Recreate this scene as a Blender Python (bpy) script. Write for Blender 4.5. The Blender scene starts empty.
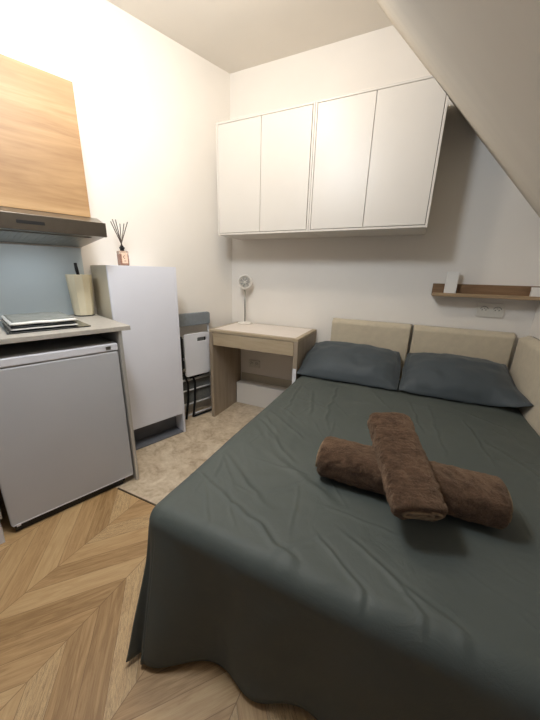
import bpy, bmesh, math, random
from mathutils import Vector, Matrix, noise
random.seed(7)
PI = math.pi
scn = bpy.context.scene
col = scn.collection
PHI = math.radians(19.314)                 # the kitchen wall runs 19 degrees off the bed's axis
AX = Vector((math.sin(PHI), math.cos(PHI), 0)); NX = Vector((math.cos(PHI), -math.sin(PHI), 0))
def LP(s, w, z=0): return AX*s + NX*w + Vector((0, 0, z))
H = 2.558

# ------------------------------------------------------------------ materials
def srgb(r, g, b):
    f = lambda c: (c/255/12.92) if c/255 <= .04045 else ((c/255+.055)/1.055)**2.4
    return (f(r), f(g), f(b), 1)
class NT:
    def __init__(s, name):
        s.m = bpy.data.materials.new(name); s.m.use_nodes = True
        s.t = s.m.node_tree; s.t.nodes.clear()
        s.out = s.t.nodes.new('ShaderNodeOutputMaterial'); s.b = s.t.nodes.new('ShaderNodeBsdfPrincipled')
        s.t.links.new(s.b.outputs[0], s.out.inputs[0])
    def n(s, typ, **k):
        x = s.t.nodes.new(typ)
        for a, v in k.items(): setattr(x, a, v)
        return x
    def l(s, a, b): s.t.links.new(a, b)
    def math(s, op, a, b=None, c=None):
        x = s.n('ShaderNodeMath', operation=op)
        for i, v in enumerate((a, b, c)):
            if v is None: continue
            if isinstance(v, (int, float)): x.inputs[i].default_value = v
            else: s.l(v, x.inputs[i])
        return x.outputs[0]
    def mapping(s, scale=(1, 1, 1), coord='Object', rot=(0, 0, 0)):
        tc = s.n('ShaderNodeTexCoord'); mp = s.n('ShaderNodeMapping')
        mp.inputs['Scale'].default_value = scale; mp.inputs['Rotation'].default_value = rot
        s.l(tc.outputs[coord], mp.inputs[0]); return mp.outputs[0]
    def noise(s, vec, scale=5, detail=3, rough=.5, dist=0):
        x = s.n('ShaderNodeTexNoise'); x.inputs['Scale'].default_value = scale; x.inputs['Detail'].default_value = detail
        x.inputs['Roughness'].default_value = rough; x.inputs['Distortion'].default_value = dist
        if vec is not None: s.l(vec, x.inputs['Vector'])
        return x.outputs['Fac']
    def ramp(s, fac, stops):
        x = s.n('ShaderNodeValToRGB'); e = x.color_ramp.elements
        while len(e) < len(stops): e.new(.5)
        for i, (p, c) in enumerate(stops): e[i].position = p; e[i].color = c
        s.l(fac, x.inputs[0]); return x.outputs[0]
    def bump(s, h, strength=.3, dist=.01):
        x = s.n('ShaderNodeBump'); x.inputs['Strength'].default_value = strength; x.inputs['Distance'].default_value = dist
        s.l(h, x.inputs['Height']); s.l(x.outputs[0], s.b.inputs['Normal'])
def mat(name, c, rough=.5, metal=0, spec=.5, nz=0, nscale=20, bump=0, bscale=60, sheen=0, trans=0, ior=1.45, coat=0):
    t = NT(name); b = t.b
    if nz:
        v = t.mapping(); f = t.noise(v, nscale, 4)
        lo = tuple(x*(1-nz) for x in c[:3])+(1,); hi = tuple(min(1, x*(1+nz)) for x in c[:3])+(1,)
        t.l(t.ramp(f, [(.3, lo), (.7, hi)]), b.inputs['Base Color'])
    else: b.inputs['Base Color'].default_value = c
    b.inputs['Roughness'].default_value = rough; b.inputs['Metallic'].default_value = metal
    b.inputs['Specular IOR Level'].default_value = spec; b.inputs['IOR'].default_value = ior
    if sheen: b.inputs['Sheen Weight'].default_value = sheen
    if coat: b.inputs['Coat Weight'].default_value = coat
    if trans: b.inputs['Transmission Weight'].default_value = trans
    if bump: t.bump(t.noise(t.mapping(), bscale, 4), bump, .004)
    return t.m
def wood(name, c1, c2, c3, axis='Y', rough=.45, sc=1.0, bump=.1):
    t = NT(name)
    s = {'X': (1.2, 14, 14), 'Y': (14, 1.2, 14), 'Z': (14, 14, 1.2)}[axis]
    v = t.mapping(tuple(k*sc for k in s))
    big = t.noise(v, 1.0, 5, .6, 1.2); fine = t.noise(v, 6.0, 4, .6, .3)
    f = t.math('ADD', t.math('MULTIPLY', big, .72), t.math('MULTIPLY', fine, .28))
    t.l(t.ramp(f, [(.34, c1), (.5, c2), (.66, c3)]), t.b.inputs['Base Color'])
    t.b.inputs['Roughness'].default_value = rough
    t.bump(fine, bump, .002)
    return t.m
M = {}
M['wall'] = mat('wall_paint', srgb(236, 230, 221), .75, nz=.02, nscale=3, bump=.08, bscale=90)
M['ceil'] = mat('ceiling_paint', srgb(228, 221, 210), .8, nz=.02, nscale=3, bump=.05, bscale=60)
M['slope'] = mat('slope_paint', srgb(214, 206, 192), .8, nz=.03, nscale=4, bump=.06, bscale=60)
M['white'] = mat('white_lacquer', srgb(212, 206, 197), .38, nz=.01, nscale=6)
M['boxwhite'] = mat('bright_white', srgb(240, 237, 230), .4)
M['gap'] = mat('dark_gap', srgb(70, 62, 52), .8)
M['cool'] = mat('cool_white_laminate', srgb(228, 228, 235), .42, nz=.015, nscale=4)
M['beige'] = mat('beige_side_laminate', srgb(200, 190, 168), .5, nz=.02, nscale=5)
M['fridge'] = mat('fridge_enamel', srgb(190, 190, 192), .38, nz=.02, nscale=4, bump=.03, bscale=200)
M['fridgewhite'] = mat('fridge_trim_white', srgb(225, 224, 228), .35)
M['steel'] = mat('brushed_steel', srgb(150, 146, 138), .34, 1, nz=.08, nscale=40)
M['steeldark'] = mat('hood_steel_front', srgb(104, 96, 86), .3, .85, nz=.06, nscale=30)
M['black'] = mat('black_plastic', srgb(20, 20, 21), .4, nz=.1, nscale=30)
M['blackmetal'] = mat('black_tube_metal', srgb(28, 30, 34), .35, .4)
M['glassblack'] = mat('black_ceramic_glass', srgb(16, 16, 18), .08, coat=.5)
M['splash'] = mat('grey_blue_splashback', srgb(205, 216, 220), .22, nz=.03, nscale=3, coat=.3)
M['counter'] = mat('grey_worktop', srgb(178, 171, 160), .42, nz=.10, nscale=50, bump=.05, bscale=80)
M['counteredge'] = mat('worktop_edge', srgb(140, 137, 130), .4, nz=.08, nscale=60)
M['panel'] = mat('panel_greige', srgb(176, 172, 164), .35, nz=.03, nscale=12)
M['greyfab'] = mat('grey_padding', srgb(128, 134, 138), .8, nz=.08, nscale=60, bump=.2, bscale=300)
M['chairwhite'] = mat('white_chair_plastic', srgb(228, 228, 232), .35, nz=.01)
M['whitemetal'] = mat('white_metal_tube', srgb(215, 215, 216), .35, nz=.02)
M['shadeback'] = mat('grey_mesh_back', srgb(110, 110, 106), .85, nz=.15, nscale=80)
M['headboard'] = mat('headboard_fabric', srgb(200, 187, 162), .85, nz=.05, nscale=30, bump=.25, bscale=500, sheen=.2)
M['pillow'] = mat('pillow_cotton', srgb(64, 72, 76), .6, nz=.06, nscale=12, bump=.15, bscale=260, sheen=.15)
M['jug'] = mat('jug_beige', srgb(222, 210, 180), .45, nz=.04, nscale=10)
M['socket'] = mat('socket_plastic', srgb(225, 220, 208), .35)
M['socketdark'] = mat('socket_hole', srgb(60, 55, 48), .6)
M['reed'] = mat('reed_sticks', srgb(86, 74, 66), .8, nz=.1)
M['bottle'] = mat('diffuser_glass', srgb(250, 225, 208), .05, trans=.85)
M['liquid'] = mat('amber_liquid', srgb(205, 140, 105), .1, trans=.35)
M['labelpink'] = mat('pale_pink_label', srgb(240, 205, 180), .6)
M['fanwhite'] = mat('fan_white', srgb(236, 230, 220), .35)
M['fangrey'] = mat('fan_blade_grey', srgb(150, 148, 140), .5)
M['clothgrey'] = mat('tea_towel_grey', srgb(128, 130, 124), .85, nz=.15, nscale=40, bump=.3, bscale=200)
M['clothwhite'] = mat('tea_towel_white', srgb(222, 220, 214), .7, nz=.03)
M['deskpad'] = mat('desk_top_pale', srgb(228, 217, 206), .35, nz=.03, nscale=8)
M['oak'] = wood('oak_cabinet', srgb(150, 112, 72), srgb(176, 138, 94), srgb(196, 160, 116), 'Y', .5, .55)
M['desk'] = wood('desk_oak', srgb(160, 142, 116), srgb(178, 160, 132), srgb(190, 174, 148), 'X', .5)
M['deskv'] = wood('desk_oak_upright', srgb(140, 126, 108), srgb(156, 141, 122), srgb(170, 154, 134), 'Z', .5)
M['ledge'] = wood('ledge_walnut', srgb(112, 86, 60), srgb(136, 106, 76), srgb(154, 124, 92), 'X', .5)
M['ledgelight'] = wood('ledge_edge', srgb(144, 120, 90), srgb(166, 140, 108), srgb(182, 158, 126), 'X', .5)
M['bedwood'] = wood('bed_base_wood', srgb(60, 50, 40), srgb(78, 64, 50), srgb(90, 76, 60), 'X', .6)
M['mattress'] = mat('mattress_ticking', srgb(200, 196, 188), .9, nz=.03)

def towel_mat(name, c, c2):
    t = NT(name); v = t.mapping()
    f = t.noise(v, 22, 5, .7); g = t.noise(v, 300, 3, .7)
    t.l(t.ramp(t.math('ADD', t.math('MULTIPLY', f, .6), t.math('MULTIPLY', g, .4)), [(.35, c), (.62, c2)]), t.b.inputs['Base Color'])
    t.b.inputs['Roughness'].default_value = .95; t.b.inputs['Specular IOR Level'].default_value = .15
    t.b.inputs['Sheen Weight'].default_value = .55; t.b.inputs['Sheen Roughness'].default_value = .4
    t.b.inputs['Sheen Tint'].default_value = srgb(210, 180, 150)
    t.bump(t.math('ADD', t.noise(v, 160, 4, .8), t.noise(v, 45, 3, .6)), .9, .006)
    return t.m
M['plinth_floor_shade'] = mat('blue_grey_plinth_and_floor_shade', srgb(104, 106, 112), .5, nz=.12, nscale=12)  # plinth colour, also used to paint the shade on the floor below
M['edging'] = mat('satin_edging', srgb(196, 192, 184), .3, .3)
M['towel'] = towel_mat('brown_plush_towel', srgb(58, 43, 33), srgb(112, 87, 68))
M['towelend'] = mat('towel_roll_edge', srgb(150, 126, 98), .95, nz=.3, nscale=80, bump=.6, bscale=200)

def duvet_mat():
    t = NT('sage_grey_cotton'); v = t.mapping()
    t.l(t.ramp(t.noise(v, 3, 3), [(.3, srgb(75, 81, 76)), (.7, srgb(83, 88, 83))]), t.b.inputs['Base Color'])
    t.b.inputs['Roughness'].default_value = .6; t.b.inputs['Specular IOR Level'].default_value = .4
    w = t.noise(t.mapping((1, 1, 1), rot=(0, 0, .6)), 9, 6, .62, 1.5); fine = t.noise(v, 600, 2)
    t.bump(t.math('ADD', w, t.math('MULTIPLY', fine, .06)), .25, .010)
    return t.m
M['duvet'] = duvet_mat()

def chevron():
    t = NT('oak_chevron_floor'); tc = t.n('ShaderNodeTexCoord'); sp = t.n('ShaderNodeSeparateXYZ')
    t.l(tc.outputs['Object'], sp.inputs[0]); x, y = sp.outputs[0], sp.outputs[1]
    W, TAN, PITCH, OFF = .288, 1.15, .118, .287
    xs = t.math('DIVIDE', t.math('SUBTRACT', x, OFF), W); colid = t.math('FLOOR', xs)
    pp = t.math('PINGPONG', t.math('SUBTRACT', x, OFF), W)
    v = t.math('DIVIDE', t.math('SUBTRACT', t.math('SUBTRACT', y, t.math('MULTIPLY', pp, TAN)), -.090), PITCH)
    pid = t.math('FLOOR', v); fr = t.math('SUBTRACT', v, pid)
    ang = math.atan(TAN)
    rnd = t.n('ShaderNodeTexWhiteNoise', noise_dimensions='2D'); cmb = t.n('ShaderNodeCombineXYZ')
    t.l(pid, cmb.inputs[0]); t.l(colid, cmb.inputs[1]); t.l(cmb.outputs[0], rnd.inputs['Vector'])
    gv = t.n('ShaderNodeCombineXYZ')
    t.l(t.math('MULTIPLY', pp, 5.0/math.cos(ang)), gv.inputs[0]); t.l(t.math('MULTIPLY', v, 3.2), gv.inputs[1])
    t.l(t.math('ADD', t.math('MULTIPLY', rnd.outputs['Value'], 37), t.math('MULTIPLY', colid, 5.3)), gv.inputs[2])
    grain = t.noise(gv.outputs[0], 1.3, 5, .62, 1.0)
    gv2 = t.n('ShaderNodeVectorMath', operation='MULTIPLY'); t.l(gv.outputs[0], gv2.inputs[0]); gv2.inputs[1].default_value = (1.2, 9, 1)
    fine = t.noise(gv2.outputs[0], 1.6, 4, .7, .5)
    f = t.math('ADD', t.math('ADD', t.math('MULTIPLY', grain, .45), t.math('MULTIPLY', fine, .3)), t.math('MULTIPLY', rnd.outputs['Value'], .25))
    base = t.ramp(f, [(.33, srgb(150, 116, 74)), (.48, srgb(186, 150, 104)), (.66, srgb(206, 174, 128))])
    # rings of cathedral grain on the odd plank
    pick = t.math('GREATER_THAN', rnd.outputs['Value'], .86)
    gv3 = t.n('ShaderNodeVectorMath', operation='MULTIPLY'); t.l(gv.outputs[0], gv3.inputs[0]); gv3.inputs[1].default_value = (1.6, 5, 1)
    dk = t.n('ShaderNodeMapRange'); dk.inputs['From Min'].default_value = .50; dk.inputs['From Max'].default_value = .60; t.l(t.noise(gv3.outputs[0], 2.4, 3, .6, 2.2), dk.inputs['Value'])
    k = t.math('MULTIPLY', t.math('MULTIPLY', dk.outputs['Result'], pick), .6)
    mx = t.n('ShaderNodeMix', data_type='RGBA'); t.l(k, mx.inputs[0]); t.l(base, mx.inputs[6]); mx.inputs[7].default_value = srgb(84, 58, 34)
    e = t.math('MINIMUM', fr, t.math('SUBTRACT', 1, fr))
    e2 = t.math('DIVIDE', t.math('MINIMUM', pp, t.math('SUBTRACT', W, pp)), .12)
    seam = t.math('LESS_THAN', t.math('MINIMUM', e, e2), .012)
    mx2 = t.n('ShaderNodeMix', data_type='RGBA'); t.l(t.math('MULTIPLY', seam, .6), mx2.inputs[0]); t.l(mx.outputs[2], mx2.inputs[6]); mx2.inputs[7].default_value = srgb(110, 80, 46)
    t.l(mx2.outputs[2], t.b.inputs['Base Color'])
    t.b.inputs['Roughness'].default_value = .48
    t.bump(fine, .12, .002)
    return t.m
M['chevron'] = chevron()
def tile():
    t = NT('beige_stone_tile'); v = t.mapping()
    a = t.noise(v, 7, 6, .65, 1.2); b = t.noise(v, 40, 4, .6)
    f = t.math('ADD', t.math('MULTIPLY', a, .7), t.math('MULTIPLY', b, .3))
    t.l(t.ramp(f, [(.36, srgb(168, 146, 120)), (.5, srgb(202, 183, 156)), (.64, srgb(222, 207, 184))]), t.b.inputs['Base Color'])
    t.b.inputs['Roughness'].default_value = .5; return t.m
M['tile'] = tile()

# ------------------------------------------------------------------ helpers
def box(bm, x0, x1, y0, y1, z0, z1):
    vs = [bm.verts.new((x, y, z)) for x in (x0, x1) for y in (y0, y1) for z in (z0, z1)]
    for f in ((0,1,3,2), (4,6,7,5), (0,4,5,1), (2,3,7,6), (0,2,6,4), (1,5,7,3)): bm.faces.new([vs[i] for i in f])
    return bm
def prism(bm, pts, axis, a, b):
    """pts: 2D outline; axis: 'x','y','z' extruded from a to b"""
    def P(p, t): return {'x': (t, p[0], p[1]), 'y': (p[0], t, p[1]), 'z': (p[0], p[1], t)}[axis]
    A = [bm.verts.new(P(p, a)) for p in pts]; B = [bm.verts.new(P(p, b)) for p in pts]
    bm.faces.new(A); bm.faces.new(B[::-1])
    for i in range(len(pts)):
        j = (i+1) % len(pts); bm.faces.new((A[i], B[i], B[j], A[j]))
    return bm
def rrect(x0, x1, y0, y1, r, n=5):
    out = []
    for cx, cy, a in ((x1-r, y1-r, 0), (x0+r, y1-r, 90), (x0+r, y0+r, 180), (x1-r, y0+r, 270)):
        for i in range(n+1):
            t = math.radians(a+90*i/n); out.append((cx+r*math.cos(t), cy+r*math.sin(t)))
    return out
def tube(bm, pts, r, n=10, cap=True):
    pts = [Vector(p) for p in pts]; rings = []
    up = Vector((0, 0, 1))
    for i, p in enumerate(pts):
        d = ((pts[min(i+1, len(pts)-1)]-p).normalized() + (p-pts[max(i-1, 0)]).normalized())
        d = d.normalized() if d.length > 1e-6 else Vector((0, 0, 1))
        u = up if abs(d.dot(up)) < .95 else Vector((1, 0, 0))
        a = d.cross(u).normalized(); b = d.cross(a).normalized()
        rr = r[i] if isinstance(r, (list, tuple)) else r
        rings.append([bm.verts.new(p+(a*math.cos(2*PI*k/n)+b*math.sin(2*PI*k/n))*rr) for k in range(n)])
    for A, B in zip(rings, rings[1:]):
        for k in range(n): bm.faces.new((A[k], A[(k+1)%n], B[(k+1)%n], B[k]))
    if cap: bm.faces.new(rings[0][::-1]); bm.faces.new(rings[-1])
    return bm
def lathe(bm, prof, c=(0, 0, 0), n=28, cap=True, rot=None):
    rings = []
    for r, z in prof:
        ring = []
        for k in range(n):
            v = Vector((r*math.cos(2*PI*k/n), r*math.sin(2*PI*k/n), z))
            if rot: v = rot @ v
            ring.append(bm.verts.new(v+Vector(c)))
        rings.append(ring)
    for A, B in zip(rings, rings[1:]):
        for k in range(n): bm.faces.new((A[k], A[(k+1)%n], B[(k+1)%n], B[k]))
    if cap: bm.faces.new(rings[0][::-1]); bm.faces.new(rings[-1])
    return bm
def obj(name, bm, m, parent=None, bev=0, smooth=False, seg=2):
    bmesh.ops.recalc_face_normals(bm, faces=bm.faces)
    me = bpy.data.meshes.new(name); bm.to_mesh(me); bm.free()
    o = bpy.data.objects.new(name, me); col.objects.link(o)
    for mm in (m if isinstance(m, (list, tuple)) else [m]): me.materials.append(mm)
    if parent: o.parent = parent
    if bev:
        b = o.modifiers.new('bevel', 'BEVEL'); b.width = bev; b.segments = seg; b.limit_method = 'ANGLE'; b.angle_limit = math.radians(40)
    if smooth:
        for p in me.polygons: p.use_smooth = True
    return o
def bx(*a): return box(bmesh.new(), *a)
def tag(o, label, cat, group=None):
    o['label'] = label; o['category'] = cat
    if group: o['group'] = group
    return o
def thing(name, label, cat, loc=(0, 0, 0), rz=0, group=None):
    o = bpy.data.objects.new(name, None); col.objects.link(o); o.location = loc; o.rotation_euler = (0, 0, rz)
    o.empty_display_size = .05
    return tag(o, label, cat, group)
def struct(name, bm, m, **k):
    o = obj(name, bm, m, **k); o['kind'] = 'structure'; return o
def kthing(name, label, cat, s, w, z, group=None):
    """a thing on the kitchen wall: its local x points into the room, local y along the wall"""
    return thing(name, label, cat, LP(s, w, z), -PHI, group)

# ------------------------------------------------------------------ room
SD = -AX.copy()          # direction of the sloped ceiling's top edge
XR = 2.115; YB = -3.3
bm = bmesh.new()                                     # floor: chevron oak, stone tile past the threshold
def fq(x0, x1, y0, y1, mi, z=0):
    f = bm.faces.new([bm.verts.new(p) for p in ((x0, y0, z), (x1, y0, z), (x1, y1, z), (x0, y1, z))]); f.material_index = mi
fq(-2.0, XR, YB, -1.424, 0); fq(-2.0, XR, -1.424, .1, 1)
for f in list(bm.faces):
    r = bmesh.ops.extrude_face_region(bm, geom=[f])
    bmesh.ops.translate(bm, verts=[v for v in r['geom'] if isinstance(v, bmesh.types.BMVert)], vec=(0, 0, -.05))
struct('floor', bm, [M['chevron'], M['tile']])
struct('trim_1', bx(LP(-1.33, .585).x, .9, -1.4285, -1.4195, -.02, .003), mat('threshold_bronze', srgb(74, 56, 38), .5), bev=.001)
struct('wall_back', bx(-.12, XR+.1, 0, .1, -.05, H), M['wall'])
bm = bmesh.new()
c = [LP(0, 0), LP(-3.45, 0), LP(-3.45, -.1), LP(.06, -.1)]
prism(bm, [(p.x, p.y) for p in c], 'z', -.05, H)
struct('wall_left', bm, M['wall'])
struct('wall_right', bx(XR, XR+.1, YB, .1, -.05, 1.5), M['wall'])
struct('ceiling', bx(-1.4, 1.2, YB, .1, H, H+.08), M['ceil'])
# sloped ceiling: a slab through the line (1.108,2.558)-(2.018,1.493) on the back wall
u = Vector((2.018-1.108, 0, 1.493-2.558)).normalized()
nrm = SD.cross(u).normalized()
if nrm.x < 0: nrm = -nrm
o0 = Vector((1.108, 0, 2.558)) - SD*.1 - u*.05
q = [o0, o0+SD*2.9, o0+SD*2.9+u*1.95, o0+u*1.95]
bm = bmesh.new(); A = [bm.verts.new(p) for p in q]; B = [bm.verts.new(p+nrm*.08) for p in q]
bm.faces.new(A); bm.faces.new(B[::-1])
for i in range(4): bm.faces.new((A[i], A[(i+1)%4], B[(i+1)%4], B[i]))
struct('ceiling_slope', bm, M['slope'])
SLP = (Vector((1.108, 0, 2.558)), nrm)
# boxed-in pipes along the foot of the back wall under the desk
struct('trim_2', bx(.10, .775, -.1, -.001, 0, .20), M['wall'], bev=.004)
struct('trim_3', bx(.10, .775, -.006, -.0005, .2005, .27), M['beige'], bev=.001)

# ------------------------------------------------------------------ wall cabinets
def clip_slope(bm):
    g = list(bm.verts)+list(bm.edges)+list(bm.faces)
    r = bmesh.ops.bisect_plane(bm, geom=g, plane_co=SLP[0]-SLP[1]*.002, plane_no=SLP[1], clear_outer=True, dist=1e-5)
    ed = [e for e in r['geom_cut'] if isinstance(e, bmesh.types.BMEdge)]
    if ed: bmesh.ops.contextual_create(bm, geom=ed)
    return bm
def wall_cabinet(x0, x1, xm, label, clip=False):
    zt, zb = 2.112, 1.424; yf = -.347
    t = thing('wall_cabinet', label, 'cabinet', ((x0+x1)/2, 0, zb), 0, 'white wall cabinets above the desk')
    off = Matrix.Translation((-(x0+x1)/2, 0, -zb))
    def part(nm, bm, m, bev=.0015, clp=clip):
        if clp: clip_slope(bm)
        bm.transform(off); return obj(nm, bm, m, t, bev)
    th = .012
    bm = bmesh.new()
    box(bm, x0, x0+th, yf, -.001, zb, zt); box(bm, x1-th, x1, yf, -.001, zb, zt)
    part('side_panel', bx(x0, x0+th, yf, -.001, zb, zt), M['white']); bm.free()
    part('side_panel', bx(x1-th, x1, yf, -.001, zb, zt), M['white'])
    part('bottom_panel', bx(x0+th, x1-th, yf, -.001, zb, zb+th), M['white'])
    part('top_panel', bx(x0+th, x1-th, yf, -.001, zt-th, zt), M['white'])
    part('back_panel', bx(x0+th, x1-th, -.008, -.001, zb+th, zt-th), M['gap'])
    part('backing', bx(x0+th, x1-th, yf+.03, yf+.034, zb+th, zt-th), M['gap'])
    g = .0028
    for a, b in ((x0+th+g, xm-g/2), (xm+g/2, x1-th-g)):
        part('door', bx(a, b, yf-.001, yf+.018, zb+th+g, zt-th-g), M['white'], .001)
    return t
wall_cabinet(.098, .7805, .437, 'white two-door wall cabinet nearer the corner with a square top')
wall_cabinet(.782, 1.456, 1.115, 'white two-door wall cabinet whose top corner meets the sloped ceiling', clip=True)

# ------------------------------------------------------------------ picture ledge and its blocks
t = thing('picture_ledge', 'brown wooden picture ledge on the back wall above the headboard', 'shelf', (1.83, 0, 1.05))
x0, x1 = -.278, .275
obj('back_board', bx(x0, x1, -.014, -.001, 0, .075), M['ledge'], t, .002)
obj('shelf_board', bx(x0, x1, -.1, -.014, 0, .014), M['ledge'], t, .002)
obj('front_lip', bx(x0, x1, -.112, -.1, 0, .021), M['ledgelight'], t, .002)
def white_block(x, w, h, label):
    t = thing('white_box', label, 'box', (x, -.05, 1.0645), 0)
    bm = bmesh.new(); prism(bm, rrect(-w/2, w/2, -.014, .014, .005), 'z', 0, h-.012); obj('body', bm, M['boxwhite'], t, .001)
    bm = bmesh.new(); prism(bm, rrect(-w/2-.001, w/2+.001, -.015, .015, .005), 'z', h-.0118, h); obj('lid', bm, M['boxwhite'], t, .001)
white_block(1.650, .066, .135, 'tall white box standing near the left end of the wooden ledge')
white_block(2.080, .050, .055, 'low white box at the right end of the wooden ledge')

# ------------------------------------------------------------------ sockets
def socket(x, z, label, sc=1, y=0.0):
    t = thing('wall_socket', label, 'socket', (x, y, z))
    bm = bmesh.new(); prism(bm, rrect(-.071*sc, .071*sc, -.043*sc, .043*sc, .008), 'y', -.010, -.0005); obj('plate', bm, M['socket'], t, .002)
    rot = Matrix.Rotation(PI/2, 3, 'X')
    for s in (-1, 1):
        cx = s*.034*sc
        bm = bmesh.new(); lathe(bm, [(.0235*sc, 0), (.0235*sc, .0035), (.0205*sc, .004), (.0195*sc, .0012), (.001, .001)], (cx, -.0095, 0), 28, True, rot)
        w = obj('socket_well', bm, M['socket'], t, smooth=False)
        bm = bmesh.new()
        for dx, dz in ((-.0095, 0), (.0095, 0)): lathe(bm, [(.003*sc, 0), (.003*sc, .0022)], (cx+dx*sc, -.0095, dz), 12, True, rot)
        obj('pin_hole', bm, M['socketdark'], w)
        bm = bmesh.new(); lathe(bm, [(.0024*sc, 0), (.0024*sc, .008)], (cx, -.0095, .010*sc), 10, True, rot); obj('earth_pin', bm, M['steel'], w)
        bm = bmesh.new()
        for k in range(14):
            a0, a1 = math.radians(20+140*k/14), math.radians(20+140*(k+1)/14)
            box(bm, 0, 0, 0, 0, 0, 0) if False else None
            r0, r1 = .0205*sc, .0228*sc
            vs = [bm.verts.new((cx+r*math.cos(a), -.0137, r*math.sin(a))) for r, a in ((r0, a0), (r1, a0), (r1, a1), (r0, a1))]
            vs2 = [bm.verts.new(v.co+Vector((0, .0007, 0))) for v in vs]
            bm.faces.new(vs); bm.faces.new(vs2[::-1])
            for i in range(4): bm.faces.new((vs[i], vs2[i], vs2[(i+1)%4], vs[(i+1)%4]))
        obj('rim', bm, M['socketdark'], w)
socket(1.893, .973, 'white double socket on the back wall under the wooden ledge')
socket(.235, .37, 'pale double socket low on the wall inside the desk opening', .8)

# ------------------------------------------------------------------ headboard
def cushion(name, label, loc, w, h, d, rz):
    t = thing(name, label, 'headboard', loc, rz, 'beige padded headboard panels')
    bm = bmesh.new(); nx, nz = 60, 50
    def P(i, j, front):
        u, v = i/nx, j/nz; x = (u-.5)*w; z = v*h
        e = min(1, min(u, 1-u)*w/.012, min(v, 1-v)*h/.018)
        b = math.sqrt(max(0, 1-(1-e)**2))
        y = -(d*.45+d*.55*b) if front else 0
        cr = .006*(1-b)
        x -= math.copysign(cr, x) if front else 0
        return (x, y, z)
    F = [[bm.verts.new(P(i, j, True)) for j in range(nz+1)] for i in range(nx+1)]
    for i in range(nx):
        for j in range(nz): bm.faces.new((F[i][j], F[i+1][j], F[i+1][j+1], F[i][j+1]))
    loop = [F[i][0] for i in range(nx+1)]+[F[nx][j] for j in range(1, nz+1)]+[F[i][nz] for i in range(nx-1, -1, -1)]+[F[0][j] for j in range(nz-1, 0, -1)]
    back = [bm.verts.new((v.co.x, -.012, v.co.z)) for v in loop]
    for i in range(len(loop)): bm.faces.new((loop[i], loop[(i+1)%len(loop)], back[(i+1)%len(loop)], back[i]))
    bm.faces.new(back)
    obj('padding', bm, M['headboard'], t, smooth=True)
    obj('backing_board', bx(-w/2+.004, w/2-.004, -.0118, -.001, .003, h-.003), M['bedwood'], t)
cushion('headboard_panel', 'beige padded headboard panel on the back wall behind the left pillow', (1.194, 0, .0), .556, .848, .078, 0)
cushion('headboard_panel', 'beige padded headboard panel on the back wall below the wooden ledge', (1.7595, 0, .0), .571, .846, .078, 0)
cushion('headboard_panel', 'beige padded side panel on the right wall beside the pillow', (XR, -.660, .0), 1.16, .845, .070, -PI/2)

# ------------------------------------------------------------------ bed
BX0, BX1, BY0, BY1, BZ = .80, 2.038, -.09, -1.845, .492
t = thing('bed', 'low double bed with its head against the beige padded panels', 'bed', (1.42, -.95, 0))
def tb(o): return o
obj('mattress', box(bmesh.new(), BX0+.035-1.42, BX1-.005-1.42, BY1+.04+.95, BY0+.0+.95, .24, BZ-.012), M['mattress'], t, .04, seg=4)
obj('bed_base', box(bmesh.new(), BX0+.05-1.42, BX1-.02-1.42, BY1+.06+.95, BY0-.005+.95, .14, .239), M['bedwood'], t, .006)
for x in (BX0+.1, BX1-.1):
    for y in (BY1+.12, BY0-.12):
        obj('leg', box(bmesh.new(), x-.03-1.42, x+.03-1.42, y-.03+.95, y+.03+.95, 0, .139), M['bedwood'], t, .004)

def ridge(p, a, b, width, h):
    """a soft crease from a to b"""
    a = Vector(a); b = Vector(b); d = b-a; L = d.length; d.normalize()
    r = Vector((p[0], p[1]))-a; s = r.dot(d); n = r.x*(-d.y)+r.y*d.x
    if s < -.04 or s > L+.04: return 0
    n += .012*noise.noise(Vector((s*14, a.x*7, 0)))
    k = max(0, min(1, (s+.04)/.08))*max(0, min(1, (L+.04-s)/.08))
    return .62*h*k*(math.exp(-(n/width)**2) - .6*math.exp(-((n-1.9*width)/width)**2))
CR = [((1.30, -1.70), (1.50, -1.84), .005, .005), ((1.47, -1.72), (1.60, -1.84), .005, .004), ((1.05, -.50), (1.30, -.56), .006, .005), ((1.5, -.56), (1.56, -.92), .006, .005), ((1.2, -.75), (1.36, -.72), .006, .004), ((.88, -.62), (.93, -1.0), .006, .005), ((1.75, -.7), (1.8, -1.1), .006, .005), ((.84, -1.62), (1.28, -1.80), .008, .007), ((.88, -1.50), (1.12, -1.66), .010, .006), ((.86, -1.18), (1.02, -1.30), .008, .006),
      ((.88, -1.08), (1.10, -1.24), .008, .006), ((.90, -1.00), (1.04, -1.10), .008, .005), ((.95, -1.28), (1.12, -1.42), .010, .006),
      ((.98, -.70), (1.06, -1.00), .008, .005), ((1.10, -.55), (1.14, -1.02), .007, .0055), ((1.30, -.52), (1.44, -.80), .008, .004),
      ((1.60, -.60), (1.64, -1.10), .007, .004), ((1.36, -1.66), (1.62, -1.80), .006, .005), ((.95, -.85), (1.12, -.90), .010, .005),
      ((1.70, -.55), (1.95, -.75), .010, .004), ((1.02, -1.40), (1.30, -1.55), .014, .006), ((.84, -.70), (1.0, -.78), .009, .005),
      ((1.45, -.62), (1.75, -.66), .009, .004), ((1.80, -.9), (1.98, -1.2), .012, .006)]
rr = random.Random(3)
for _ in range(70):
    x_ = rr.uniform(.84, 1.98); y_ = rr.uniform(-1.78, -.5); a_ = rr.choice((rr.gauss(-.7, .35), rr.gauss(-1.5, .3), rr.gauss(-.1, .25))); l_ = rr.uniform(.06, .22)
    CR.append(((x_, y_), (x_+l_*math.cos(a_), y_+l_*math.sin(a_)), rr.uniform(.0035, .006), rr.uniform(.0014, .0032)))
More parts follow.
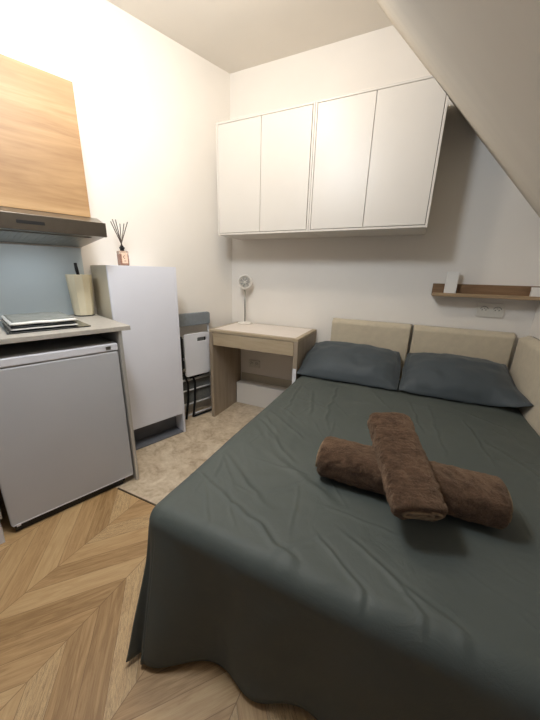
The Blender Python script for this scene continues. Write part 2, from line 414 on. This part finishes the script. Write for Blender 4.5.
def top_z(x, y):
    z = .006*noise.fractal(Vector((x*3.0, y*3.0, 0)), 1, 2, 4)
    # packed fine puckers running diagonally on the left half
    m = max(0, 1-abs(x-.98)/.22)*max(0, 1-abs(y+1.15)/.45)
    v = Vector(((x*.8+y*.6)*26, (x*-.6+y*.8)*7, 1.3))
    z += m*.0035*(1-abs(noise.noise(v))*2.2)
    for a, b, w, h in CR:
        if min(a[0], b[0])-.08 < x < max(a[0], b[0])+.08 and min(a[1], b[1])-.08 < y < max(a[1], b[1])+.08: z += ridge((x, y), a, b, w, h)
    return z
bm = bmesh.new(); R_ = .055
NXg, NYg = 240, 320
gx = [BX0+R_+(BX1-BX0-R_)*i/NXg for i in range(NXg+1)]
gy = [-.22+(BY1+R_+.22)*j/NYg for j in range(NYg+1)]
G = [[bm.verts.new((x, y, BZ+top_z(x, y)+.004)) for y in gy] for x in gx]
for i in range(NXg):
    for j in range(NYg): bm.faces.new((G[i][j], G[i][j+1], G[i+1][j+1], G[i+1][j]))
# skirt columns: left edge (head -> foot), corner fan, foot edge (left -> right)
cols = []
for j in range(NYg+1): cols.append((G[0][j], 180, gy[j], 'L'))
NF = 36
for k in range(1, NF): cols.append((G[0][NYg], 180+90*k/NF, k/NF, 'C'))
for i in range(NXg+1): cols.append((G[i][NYg], 270, gx[i], 'F'))
NS = 34
prev = None
for vtop, ang, par, kind in cols:
    a = math.radians(ang); d = Vector((math.cos(a), math.sin(a), 0)); base = vtop.co.copy(); base.z = BZ
    jit = vtop.co.z-BZ
    line = [vtop]
    for s in range(1, NS+1):
        if s <= 8:
            q = s/8*PI/2
            p = base+d*(R_*math.sin(q))+Vector((0, 0, -R_*(1-math.cos(q))+jit*(1-s/9)))
        else:
            tt = (s-8)/(NS-8); depth = tt*(BZ-R_-.022); fl = 0
            if kind == 'C':
                w = math.sin(par*PI)                      # hanging corner cone with two folds
                fl = tt**1.2*(.070*w + .035*math.cos(par*PI*4+.3)*w + .085*par)
                depth *= 1+.0*w
                dirn = (d*.25+Vector((.15, -1, 0))*.75)
            elif kind == 'F':
                X = par-BX0
                fl = tt*(.105*math.exp(-(X-.06)**2/.022) + .022*math.exp(-(X-.42)**2/.012) - .012 + .014*math.sin(X*21)*min(1, X*4) + .012*noise.noise(Vector((par*9, tt*2, 0))))
                depth *= 1-.06*max(0, min(1, (X-.40)/.2))
                dirn = d
                if X > .30: depth -= 0
            else:
                Y = par
                fl = tt*(.010+.016*math.sin(Y*17)+.02*noise.noise(Vector((Y*6, tt*2, 4))))
                if Y > -.56: fl = -.004*tt; depth = tt*(BZ-R_-.20)
                dirn = d
            p = base+d*R_+dirn*fl+Vector((0, 0, -R_-depth))
            p += d*.004*noise.noise(Vector((p.x*12, p.y*12, p.z*8)))
        line.append(bm.verts.new(p))
    if prev:
        for s in range(NS):
            vs = [prev[s], prev[s+1], line[s+1], line[s]]
            if prev[0] is line[0] and s == 0: vs = [prev[0], prev[1], line[1]]
            bm.faces.new(vs)
    prev = line
dv = obj('duvet', bm, M['duvet'], smooth=True)
sm = dv.modifiers.new('thick', 'SOLIDIFY'); sm.thickness = .006; sm.offset = -1
tag(dv, 'dark sage grey cotton duvet spread over the bed and hanging over its foot', 'duvet')

# ------------------------------------------------------------------ pillows
def pillow(xc, w, label, seed, tilt):
    D = .40
    t = thing('pillow', label, 'pillow', (xc, -.285, BZ+.004), 0, 'dark grey pillows at the head of the bed')
    nx, ny = 44, 30
    def surf(u, v, s):   # u,v in -1..1
        fl = .95
        uu, vv = abs(u)/fl, abs(v)/fl
        e = 0
        if uu < 1 and vv < 1: e = (1-uu**3)**.5*(1-vv**2.2)**.6
        wr = .010*noise.fractal(Vector((u*2.2+seed, v*2.2, s)), 1, 2, 3)*min(1, e*2.5) + .006*noise.noise(Vector((u*9+seed, v*2, 2)))*(1-e)
        T = .085 if s > 0 else .03
        z = s*(T*e+.0018) + wr
        x = u*w/2*(1-.07*max(0, v)*abs(u)**2); y = v*D/2*(1-.10*abs(u)**3*(1 if v > 0 else .2))
        x += .008*noise.noise(Vector((seed, v*2.5, u))) * abs(u)**3; y += .008*noise.noise(Vector((u*2.5, seed, v)))*abs(v)**3
        p = Vector((x, y, z)); p = Matrix.Rotation(math.radians(tilt), 3, 'X') @ p
        sag = .012*max(0, -v)**2
        if xc > 1.5:
            cc = max(0, u)**5*max(0, -v)**1.5; p.y -= .10*cc; p.z += .075*cc; p.x += .008*cc
        return p + Vector((0, 0, .098-sag))
    bm = bmesh.new()
    T_ = [[bm.verts.new(surf(-1+2*i/nx, -1+2*j/ny, 1)) for j in range(ny+1)] for i in range(nx+1)]
    B_ = [[bm.verts.new(surf(-1+2*i/nx, -1+2*j/ny, -1)) for j in range(ny+1)] for i in range(nx+1)]
    for i in range(nx):
        for j in range(ny):
            bm.faces.new((T_[i][j], T_[i+1][j], T_[i+1][j+1], T_[i][j+1])); bm.faces.new((B_[i][j], B_[i][j+1], B_[i+1][j+1], B_[i+1][j]))
    for i in range(nx):
        bm.faces.new((T_[i][0], B_[i][0], B_[i+1][0], T_[i+1][0])); bm.faces.new((T_[i][ny], T_[i+1][ny], B_[i+1][ny], B_[i][ny]))
    for j in range(ny):
        bm.faces.new((T_[0][j], T_[0][j+1], B_[0][j+1], B_[0][j])); bm.faces.new((T_[nx][j], B_[nx][j], B_[nx][j+1], T_[nx][j+1]))
    # everything at x=0..: keep the part that would sink below the duvet on it
    for v in bm.verts: v.co.z = max(v.co.z, .004+.002*(v.index % 2))
    obj('pillowcase', bm, M['pillow'], t, smooth=True)
    bm = bmesh.new()
    ring = []
    for k in range(121):
        a = 2*PI*k/120; c_, s_ = math.cos(a), math.sin(a); m_ = max(abs(c_), abs(s_))
        u, v = c_/m_*.95, s_/m_*.95
        p = surf(u, v, 1)
        p.z = max(p.z, .006)
        ring.append(p+Vector((0, 0, .0012)))
    tube(bm, ring, .0016, 6, False)
    obj('seam', bm, M['pillow'], t, smooth=True)
pillow(1.122, .640, 'dark grey pillow on the desk side of the bed', 3.1, 22)
pillow(1.741, .580, 'dark grey pillow in the corner between both headboard walls', 8.7, 22)

# ------------------------------------------------------------------ rolled towels
def towel(name, label, loc, direction, L, rw, rh, seed, turns=3.2):
    """rolled plush towel: axis along local x"""
    t = thing(name, label, 'towel', loc, 0, 'rolled brown towels on the bed')
    d = Vector(direction).normalized(); yv = Vector((0, 0, 1)).cross(d).normalized(); zv = d.cross(yv)
    Mx = Matrix((d, yv, zv)).transposed()
    nL, nA = 110, 96
    bm = bmesh.new(); rings = []
    for i in range(nL+1):
        u = i/nL*2-1; e = 1
        ed = (1-abs(u))*L/2
        if ed < .022: e = .86+.14*math.sqrt(max(0, 1-(1-ed/.022)**2))
        ring = []
        for k in range(nA):
            a = 2*PI*k/nA; ca, sa = math.cos(a), math.sin(a)
            pw = .72 if rh > .05 else .55
            y = math.copysign(abs(ca)**pw, ca)*rw*e; z = math.copysign(abs(sa)**pw, sa)*rh*e
            f = 1+.04*noise.noise(Vector((u*3+seed, y*12, z*12)))
            p = Vector((u*L/2, y*f, z*f))
            nn = Vector((0, y, z)).normalized()
            fz = .0030*noise.noise(p*170+Vector((seed, 0, 0)))+.0040*noise.noise(p*48+Vector((seed, 3, 0)))
            p += nn*fz + Vector((.004*noise.noise(Vector((a*2, seed, u*2))), 0, 0))*abs(u)
            ring.append(bm.verts.new(Mx @ p))
        rings.append(ring)
    for A, B in zip(rings, rings[1:]):
        for k in range(nA): bm.faces.new((A[k], A[(k+1)%nA], B[(k+1)%nA], B[k]))
    bm.faces.new(rings[0][::-1]); bm.faces.new(rings[-1])
    body = obj('rolled_cloth', bm, M['towel'], t, smooth=True)
    for sgn in (-1, 1):           # the spiral of layers shown by each end
        bm = bmesh.new(); pts = []
        N = 130; vis = 1 if rh > .05 else .55
        for k in range(N+1):
            q = k/N; a = q*turns*2*PI+seed; r = .12+.74*q
            pts.append(Mx @ Vector((sgn*(L/2+.001), math.copysign(abs(math.cos(a))**.8, math.cos(a))*rw*r*.95, math.copysign(abs(math.sin(a))**.8, math.sin(a))*rh*r*.95*vis)))
        tube(bm, pts, .0042, 6)
        obj('rolled_edge', bm, M['towelend'], t, smooth=True)
    return t
towel('rolled_towel', 'brown plush rolled towel lying across the bed under the other', (1.488, -1.414, BZ+.069), (.52, .004, .0), .52, .078, .055, 2.0)
towel('rolled_towel', 'brown plush rolled towel resting on top of the other at an angle', (1.475, -1.470, BZ+.160), (.103, -.265, -.105), .325, .067, .033, 5.0, 2.4)

# ------------------------------------------------------------------ desk
t = thing('desk', 'small light oak desk with one drawer in the corner beside the bed', 'desk', (.43, -.24, 0))
dx0, dx1, dy0, dy1, dz = .066-.43, .793-.43, -.453+.24, -.012+.24, .745
obj('top', bx(dx0, dx1, dy0, dy1, dz-.020, dz), M['desk'], t, .002)
obj('desk_pad', bx(dx0+.03, dx1-.03, dy0+.03, dy1-.02, dz+.0002, dz+.002), M['deskpad'], t, .0008)['label'] = 'paler inset desktop surface'
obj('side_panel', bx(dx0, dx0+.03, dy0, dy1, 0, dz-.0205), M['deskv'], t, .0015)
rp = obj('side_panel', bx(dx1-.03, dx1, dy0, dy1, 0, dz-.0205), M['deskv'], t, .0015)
obj('lit_edge_strip', bx(dx1-.029, dx1-.003, dy0-.0012, dy0-.0002, .40, .535), M['chairwhite'], rp)['label'] = 'light painted as a white strip on the front edge'  # stands in for light falling on the lower front of the leg
dr = obj('drawer', bx(dx0+.033, dx1-.033, dy0+.004, dy0+.36, .622, dz-.024), M['desk'], t, .0015)
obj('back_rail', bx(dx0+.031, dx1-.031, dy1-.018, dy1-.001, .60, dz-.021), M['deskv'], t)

# ------------------------------------------------------------------ desk fan
t = thing('desk_fan', 'small white round-headed fan on the back left of the desk', 'fan', (.178, -.085, .7475), math.radians(24))
bm = bmesh.new(); lathe(bm, [(.060, 0), (.062, .004), (.060, .010), (.030, .016), (.012, .019)], n=36); obj('base', bm, M['fanwhite'], t, smooth=True)
bm = bmesh.new(); tube(bm, [(0, 0, .018), (0, 0, .290)], .0055, 12); obj('stem', bm, M['steel'], t, smooth=True)
rot = Matrix.Rotation(math.radians(82), 3, 'X')
hc = (0, -.004, .345)
bm = bmesh.new(); lathe(bm, [(.044, -.016), (.056, -.010), (.060, .004), (.057, .014), (.050, .016), (.047, .010), (.045, -.006), (.012, -.010)], hc, 40, True, rot); hd = obj('head', bm, M['fanwhite'], t, smooth=True)
bm = bmesh.new()
for k in range(7):
    a0 = 2*PI*k/7; ps = []
    for r, da in ((.010, 0), (.040, -.25), (.043, .25), (.030, .5), (.010, .5)): ps.append((r*math.cos(a0+da), r*math.sin(a0+da)))
    f = [bm.verts.new(rot @ Vector((p[0], p[1], .002+.004*(i > 2)))+Vector(hc)) for i, p in enumerate(ps)]
    g = [bm.verts.new(v.co+rot @ Vector((0, 0, -.0012))) for v in f]
    bm.faces.new(f); bm.faces.new(g[::-1])
    for i in range(5): bm.faces.new((f[i], g[i], g[(i+1)%5], f[(i+1)%5]))
obj('blades', bm, M['fangrey'], hd)
bm = bmesh.new()
for r in (.016, .027, .037, .046):
    tube(bm, [rot @ Vector((r*math.cos(2*PI*k/32), r*math.sin(2*PI*k/32), .012))+Vector(hc) for k in range(33)], .0011, 5, False)
for k in range(8): tube(bm, [rot @ Vector((.006*math.cos(2*PI*k/8), .006*math.sin(2*PI*k/8), .012))+Vector(hc), rot @ Vector((.051*math.cos(2*PI*k/8), .051*math.sin(2*PI*k/8), .013))+Vector(hc)], .001, 5)
lathe(bm, [(.009, .010), (.009, .014)], hc, 16, True, rot)
obj('grille', bm, M['fanwhite'], hd)
bm = bmesh.new(); box(bm, -.009, .009, -.006, .008, .282, .296); obj('pivot', bm, M['fanwhite'], t, .002)

# ------------------------------------------------------------------ tall cabinet
t = kthing('tall_cabinet', 'chest-high white cabinet standing between kitchen unit and folded chairs', 'cabinet', -.909, 0, 0)
y0, y1, W, HT = -.21, .21, .286, 1.193
obj('side_panel', bx(.004, W-.0185, y0, y0+.016, 0, HT), M['beige'], t, .001)
obj('side_panel', bx(.004, W, y1-.016, y1, 0, HT), M['cool'], t, .001)
obj('top_panel', bx(.004, W-.0185, y0+.0162, y1-.0162, HT-.016, HT), M['cool'], t, .001)
obj('bottom_panel', bx(.004, W-.0185, y0+.0162, y1-.0162, .155, .171), M['cool'], t, .001)
obj('back_panel', bx(.004, .012, y0+.0165, y1-.0165, .10, HT-.017), M['cool'], t)
obj('door', bx(W-.018, W, y0, y1-.0165, .158, HT), M['cool'], t, .0015)
obj('plinth', bx(.165, .180, y0+.0165, y1-.0165, .009, .1545), M['plinth_floor_shade'], t, .001)['label'] = 'dark grey recessed plinth'
obj('floor_shade_plate', bx(.0125, W-.006, y0+.0165, y1-.0165, 0, .008), M['plinth_floor_shade'], t, .001)  # dark sheet standing in for shade on the floor under the cabinet

# ------------------------------------------------------------------ reed diffuser
t = kthing('reed_diffuser', 'glass reed diffuser bottle with dark sticks on the tall white cabinet', 'diffuser', -.962, .12, 1.194)
bm = bmesh.new(); prism(bm, rrect(-.027, .027, -.027, .027, .006), 'z', 0, .086); obj('bottle', bm, M['bottle'], t, .005, seg=3)
bm = bmesh.new(); prism(bm, rrect(-.023, .023, -.023, .023, .005), 'z', .006, .066); obj('liquid', bm, M['liquid'], t, .002)
bm = bmesh.new(); prism(bm, rrect(-.017, .017, .014, .074, .002), 'x', .0273, .0279); lb = obj('label_plate', bm, M['labelpink'], t); lb['label'] = 'pale pink paper label'
bm = bmesh.new()
for k in range(9):
    a0 = math.radians(70+220*k/9); a1 = math.radians(70+220*(k+1)/9)
    vs = [bm.verts.new((.0281, r*math.cos(a), .050+r*math.sin(a))) for r, a in ((.0065, a0), (.009, a0), (.009, a1), (.0065, a1))]; bm.faces.new(vs)
box(bm, .0279, .0282, -.006, .007, .026, .029)
obj('printed_mark', bm, M['black'], lb)
bm = bmesh.new(); lathe(bm, [(.012, .0845), (.012, .098), (.016, .100), (.016, .106), (.010, .110), (.010, .116)], n=20); obj('neck', bm, M['black'], t)
for k, (dx, dy, h) in enumerate(((.01, -.052, .245), (-.02, -.030, .262), (.012, -.024, .258), (0, .004, .240), (-.02, .036, .245), (.015, .044, .252))):
    bm = bmesh.new(); tube(bm, [(-dx*.25, -dy*.12, .112), (dx, dy, h)], .0025, 7); obj('reed', bm, M['reed'], t)

# ------------------------------------------------------------------ kitchen
KS = -1.145
t = kthing('worktop', 'thin grey stone-look kitchen worktop over the fridge', 'worktop', KS, 0, .880)
obj('slab', bx(.001, .592, -1.45, 0, 0, .022), M['counter'], t, .002)
t = kthing('end_panel', 'narrow greige end panel closing the kitchen beside the fridge', 'panel', -1.186, 0, 0)
obj('board', bx(.001, .560, -.018, 0, 0, .8795), M['panel'], t, .001)
obj('front_edging', bx(.5602, .581, -.018, 0, 0, .8795), M['edging'], t, .003)['label'] = 'shiny metallic front edging'
# fridge
t = kthing('fridge', 'grey white under-counter fridge below the worktop', 'fridge', -1.490, 0, 0)
y0, y1 = -.275, .280
obj('body', bx(.03, .505, y0+.004, y1-.006, .045, .815), M['fridge'], t, .006)
dr = obj('door', bx(.512, .570, y0, y1, .040, .778), M['fridge'], t, .008, seg=3)
obj('gasket', bx(.5052, .5118, y0+.01, y1-.01, .05, .80), M['black'], t)
bd = obj('top_band', bx(.512, .572, y0, y1, .781, .818), M['fridgewhite'], t, .006, seg=3); bd['label'] = 'white band above the door'
bm = bmesh.new(); prism(bm, rrect(.222, .246, .791, .807, .003), 'x', .572, .5732); bg = obj('badge', bm, M['steel'], bd)
bm = bmesh.new()
for k in range(3): box(bm, .5732, .5736, .226+.006*k, .229+.006*k, .795, .803)
obj('badge_mark', bm, M['gap'], bg)
obj('bottom_edge', bx(.5702, .5722, y0+.006, y1-.006, .042, .047), M['fridgewhite'], dr)
obj('plinth', bx(.06, .560, y0+.01, y1-.06, .004, .039), M['black'], t)
for yy in (y0+.035, y1-.05):
    bm = bmesh.new(); lathe(bm, [(.014, 0), (.014, .0039)], (.52, yy, 0), 14); obj('foot', bm, M['black'], t)
bm = bmesh.new(); box(bm, .5703, .5745, y0+.018, y0+.034, .036, .048); obj('hinge_cap', bm, M['fridgewhite'], dr)
# base unit left of the fridge
t = kthing('base_cabinet', 'kitchen base cabinet at the left edge left of the fridge', 'cabinet', -2.18, 0, 0)
obj('carcass', bx(.003, .560, -.40, .395, .10, .879), M['panel'], t, .001)
obj('door', bx(.5605, .580, -.398, .393, .135, .872), M['panel'], t, .0015)
obj('plinth', bx(.5, .592, -.40, .384, 0, .128), M['fridgewhite'], t, .001)
# splashback
t = bpy.data.objects.new
bm = bx(.0005, .006, -1.40, 0, 0, .384); sp = obj('splashback', bm, M['splash'], bev=.001)
sp.location = LP(-1.160, 0, .903); sp.rotation_euler = (0, 0, -PHI); tag(sp, 'pale grey-blue glossy splashback between worktop and extractor hood', 'splashback')
# extractor hood
t = kthing('extractor_hood', 'slim stainless steel extractor hood under the oak wall cabinet', 'hood', -1.150, 0, 1.29)
Z = -1.29
L_ = .60
bm = bmesh.new(); prism(bm, [(.002, 1.294+Z), (.412, 1.325+Z), (.412, 1.388+Z), (.329, 1.4175+Z), (.002, 1.4175+Z)], 'y', -L_, 0)
obj('body', bm, M['steel'], t, .001)
fr = obj('front', bx(.4125, .438, -L_, 0, 1.322+Z, 1.386+Z), M['steeldark'], t, .0015); fr['label'] = 'darker brushed steel front'
bm = bmesh.new(); prism(bm, rrect(-.352, -.253, 1.347+Z, 1.360+Z, .002), 'x', .4382, .4392)
obj('control_slot', bm, M['black'], fr)
def under(w): return 1.294+(w-.002)*(.031/.41)+Z
bm = bmesh.new()
prism(bm, [(.06, under(.06)-.0036), (.37, under(.37)-.0036), (.37, under(.37)-.0004), (.06, under(.06)-.0004)], 'y', -L_+.05, -.05)
fl = obj('grease_filter', bm, M['steel'], t)
bm = bmesh.new()
for k in range(22):
    y = -L_+.065+k*.0215
    prism(bm, [(.07, under(.07)-.0046), (.36, under(.36)-.0046), (.36, under(.36)-.0037), (.07, under(.07)-.0037)], 'y', y, y+.010)
obj('filter_slats', bm, M['steel'], fl)
# oak wall cabinet
t = kthing('wall_cabinet', 'oak-fronted kitchen wall cabinet above the extractor hood', 'cabinet', -1.180, 0, 1.4185)
obj('body', bx(.002, .308, -.60, 0, 0, .5535), M['cool'], t, .001)
obj('door', bx(.3095, .330, -.60, .0, .0, .5535), M['oak'], t, .001)
# hob and cloth on it
t = kthing('hob', 'black ceramic hob set into the grey worktop', 'hob', -1.455, .31, .9025)
bm = bmesh.new(); prism(bm, rrect(-.20, .20, -.165, .155, .006), 'z', 0, .005); gl = obj('glass_plate', bm, M['glassblack'], t, .001)
for wx in (-.10, .09):
    bm = bmesh.new()
    tube(bm, [(wx+.07*math.cos(2*PI*k/40), .07*math.sin(2*PI*k/40)*.95, .0052) for k in range(41)], .0008, 4, False); obj('cooking_ring', bm, M['steel'], gl)
t = kthing('tea_towel', 'folded grey tea towel with white edges lying on the black hob', 'tea towel', -1.475, .315, .9085)
def slab(w, l, z0, z1, sd):
    bm = bmesh.new(); n, m = 26, 20
    T_ = [[None]*(m+1) for _ in range(n+1)]; B_ = [[None]*(m+1) for _ in range(n+1)]
    for i in range(n+1):
        for j in range(m+1):
            u, v = i/n*2-1, j/m*2-1
            e = min(1, (1-abs(u))*6, (1-abs(v))*8); e = math.sqrt(max(0, 1-(1-e)**2))
            zz = .003*noise.noise(Vector((u*2+sd, v*2, 0)))
            mid = (z0+z1)/2; hh = (z1-z0)/2
            x, y = u*w/2+.003*noise.noise(Vector((v*3, sd, 0))), v*l/2+.003*noise.noise(Vector((u*3, sd, 5)))
            T_[i][j] = bm.verts.new((x, y, max(mid+hh*(.35+.65*e)+zz, .001))); B_[i][j] = bm.verts.new((x, y, max(0, mid-hh*(.35+.65*e)+zz*.5)))
    for i in range(n):
        for j in range(m):
            bm.faces.new((T_[i][j], T_[i+1][j], T_[i+1][j+1], T_[i][j+1])); bm.faces.new((B_[i][j], B_[i][j+1], B_[i+1][j+1], B_[i+1][j]))
    for i in range(n):
        bm.faces.new((T_[i][0], B_[i][0], B_[i+1][0], T_[i+1][0])); bm.faces.new((T_[i][m], T_[i+1][m], B_[i+1][m], B_[i][m]))
    for j in range(m):
        bm.faces.new((T_[0][j], T_[0][j+1], B_[0][j+1], B_[0][j])); bm.faces.new((T_[n][j], B_[n][j], B_[n][j+1], T_[n][j+1]))
    return bm
obj('lower_fold', slab(.33, .255, .000, .011, 1), M['clothwhite'], t, smooth=True)
obj('gap_shade', slab(.325, .25, .0115, .021, 4), M['black'], t, smooth=True)['label'] = 'dark layer painting the shaded gap between the folds'  # black slab paints the shade in the gap between two folds
obj('upper_fold', slab(.33, .255, .0215, .036, 7), M['clothwhite'], t, smooth=True)
bm = slab(.30, .235, .0345, .0385, 7); obj('woven_panel', bm, M['clothgrey'], t, smooth=True)['label'] = 'grey woven field of the cloth'
# utensil holder
t = kthing('utensil_holder', 'tapered beige utensil holder standing on the worktop by the splashback', 'utensil holder', -1.212, .082, .9025)
bm = bmesh.new(); prof = [(.050, 0), (.052, .004), (.056, .05), (.064, .19), (.0665, .232), (.0665, .236), (.062, .236), (.058, .19), (.046, .01)]
lathe(bm, prof, n=10); obj('pot', bm, M['jug'], t, .002)
bm = bmesh.new(); lathe(bm, [(.053, -.0), (.054, .006)], n=24); obj('foot_ring', bm, M['black'], t)
k = kthing('spatula', 'black-handled spatula standing in the beige utensil holder', 'spatula', -1.205, .085, .9025)
bm = bmesh.new(); tube(bm, [(.0, .0, .17), (-.004, -.012, .262), (-.005, -.014, .300)], [.006, .0095, .008], 10); obj('handle', bm, M['black'], k, smooth=True)
obj('blade', bx(-.002, .002, -.020, .020, .02, .172), M['black'], k, .001)

# ------------------------------------------------------------------ folded chairs
# white tubular chair with grey padded back, leaning flat against the left wall
t = kthing('folded_chair', 'folded white metal chair with grey padded backrest, nearest the wall', 'chair', -.455, .02, 0)
LEAN = .045
def lw(z): return .030+LEAN*(1-z/.85)
fr = []
for sgn in (-1, 1):
    bm = bmesh.new(); y = sgn*.15
    tube(bm, [(lw(0), y, .008), (lw(.3), y, .3), (lw(.7), y, .7), (lw(.85), y*.97, .855)], .009, 10); obj('frame_tube', bm, M['whitemetal'], t, smooth=True)
bm = bmesh.new(); prism(bm, rrect(-.158, .158, .760, .858, .018), 'x', -.012, .014)
for v in bm.verts: v.co.x += lw(.81)+.012
obj('backrest', bm, M['greyfab'], t, .006, seg=3)
bm = bmesh.new(); prism(bm, rrect(-.14, .14, .12, .66, .02), 'x', -.004, .002)
for v in bm.verts: v.co.x += lw(v.co.z)-.012
obj('seat_mesh', bm, M['shadeback'], t)['label'] = 'dark grey folded seat'
for z, r in ((.50, .011), (.325, .011), (.235, .007), (.115, .007), (.02, .008)):
    bm = bmesh.new(); tube(bm, [(lw(z)+.006, -.145, z), (lw(z)+.006, .145, z)], r, 8); obj('rung', bm, M['whitemetal'], t, smooth=True)
# black tubular chair with white slotted seat
t = kthing('folded_chair', 'folded black-framed chair with white seat and hand slot, in front', 'chair', -.47, .115, 0)
out = rrect(-.108, .118, .366, .708, .022, 5); 
bm = bmesh.new()
# seat with a real slot: ring of quads between outline and hole
def ringplate(bm, outer, inner, x0, x1):
    n = len(outer)
    for xx, flip in ((x0, False), (x1, True)): pass
    O0 = [bm.verts.new((x0, *p)) for p in outer]; O1 = [bm.verts.new((x1, *p)) for p in outer]
    I0 = [bm.verts.new((x0, *p)) for p in inner]; I1 = [bm.verts.new((x1, *p)) for p in inner]
    for i in range(n):
        j = (i+1) % n
        bm.faces.new((O0[i], O0[j], I0[j], I0[i])); bm.faces.new((O1[j], O1[i], I1[i], I1[j]))
        bm.faces.new((O0[j], O0[i], O1[i], O1[j])); bm.faces.new((I0[i], I0[j], I1[j], I1[i]))
ringplate(bm, out, rrect(.008, .094, .640, .672, .008, 5), 0, .016)
obj('seat', bm, M['chairwhite'], t, .003)
for y, dy in ((-.125, .035), (-.06, .0)):
    bm = bmesh.new(); tube(bm, [(-.012, y-.012, .70), (-.012, y, .42), (-.010, y+.045, .30), (.0, y+.03, .15), (.008, y-.0+dy*0, .006)], .0095, 8); obj('leg', bm, M['blackmetal'], t, smooth=True)
bm = bmesh.new(); tube(bm, [(-.014, .10, .70), (-.014, .10, .40), (-.012, .07, .35), (-.012, -.06, .345)], .008, 8); obj('frame_tube', bm, M['blackmetal'], t, smooth=True)
bm = bmesh.new(); prism(bm, rrect(-.135, -.112, .37, .69, .006), 'x', -.022, -.010); obj('backrest', bm, M['black'], t)
bm = bmesh.new(); tube(bm, [(.010, -.055, .010), (.010, .135, .012)], .008, 8); obj('foot_bar', bm, M['blackmetal'], t, smooth=True)
bm = bmesh.new(); tube(bm, [(.012, -.125, .42), (-.006, -.09, .44)], .012, 8); obj('hinge', bm, M['steel'], t)

# ------------------------------------------------------------------ light
def globe(name, loc, energy, colr, r):
    pl = bpy.data.lights.new(name, 'POINT'); pl.shadow_soft_size = r; pl.energy = energy; pl.color = colr
    po = bpy.data.objects.new(name, pl); col.objects.link(po); po.location = loc
globe('warm_ceiling_globe', (.62, -1.14, 2.32), 7.0, (1, .88, .74), .06)
globe('cool_fill_light', (.66, -1.77, 2.14), 21, (.82, .90, 1), .12)  # added fill for the shaded areas, not a known lamp
la = bpy.data.lights.new('under_hood_fill', 'AREA'); la.shape = 'RECTANGLE'; la.size = .2; la.size_y = .34; la.energy = .4; la.color = (.88, .94, 1)  # added fill that brightens the splashback, no known lamp in the hood
lo = bpy.data.objects.new('under_hood_fill', la); col.objects.link(lo); lo.location = LP(-1.45, .27, 1.296); lo.rotation_euler = (0, 0, -PHI)
w = bpy.data.worlds.new('world'); scn.world = w; w.use_nodes = True
w.node_tree.nodes['Background'].inputs[0].default_value = (.75, .80, 1, 1)
w.node_tree.nodes['Background'].inputs[1].default_value = .07

# ------------------------------------------------------------------ camera
cd = bpy.data.cameras.new('camera'); cam = bpy.data.objects.new('camera', cd); col.objects.link(cam)
f, cx, cy = 298.919, 262.176, 365.073
cd.sensor_fit = 'HORIZONTAL'; cd.sensor_width = 36; cd.lens = f*36/540
cd.shift_x = (270-cx)/540; cd.shift_y = (cy-360)/540; cd.clip_start = .02
yaw, pit, rol = map(math.radians, (-25.517, 17.184, 1.186))
fwd = Vector((math.sin(yaw)*math.cos(pit), math.cos(yaw)*math.cos(pit), -math.sin(pit)))
rt = Vector((math.cos(yaw), -math.sin(yaw), 0)); up = rt.cross(fwd)
R = math.cos(rol)*rt+math.sin(rol)*up; U = -math.sin(rol)*rt+math.cos(rol)*up
cam.matrix_world = Matrix.Translation((1.427, -2.337, 1.170)) @ Matrix((R, U, -fwd)).transposed().to_4x4()
scn.camera = cam
vs = scn.view_settings; vs.view_transform = 'Standard'; vs.look = 'None'; vs.gamma = 1; vs.use_curve_mapping = False; vs.exposure = 1.0
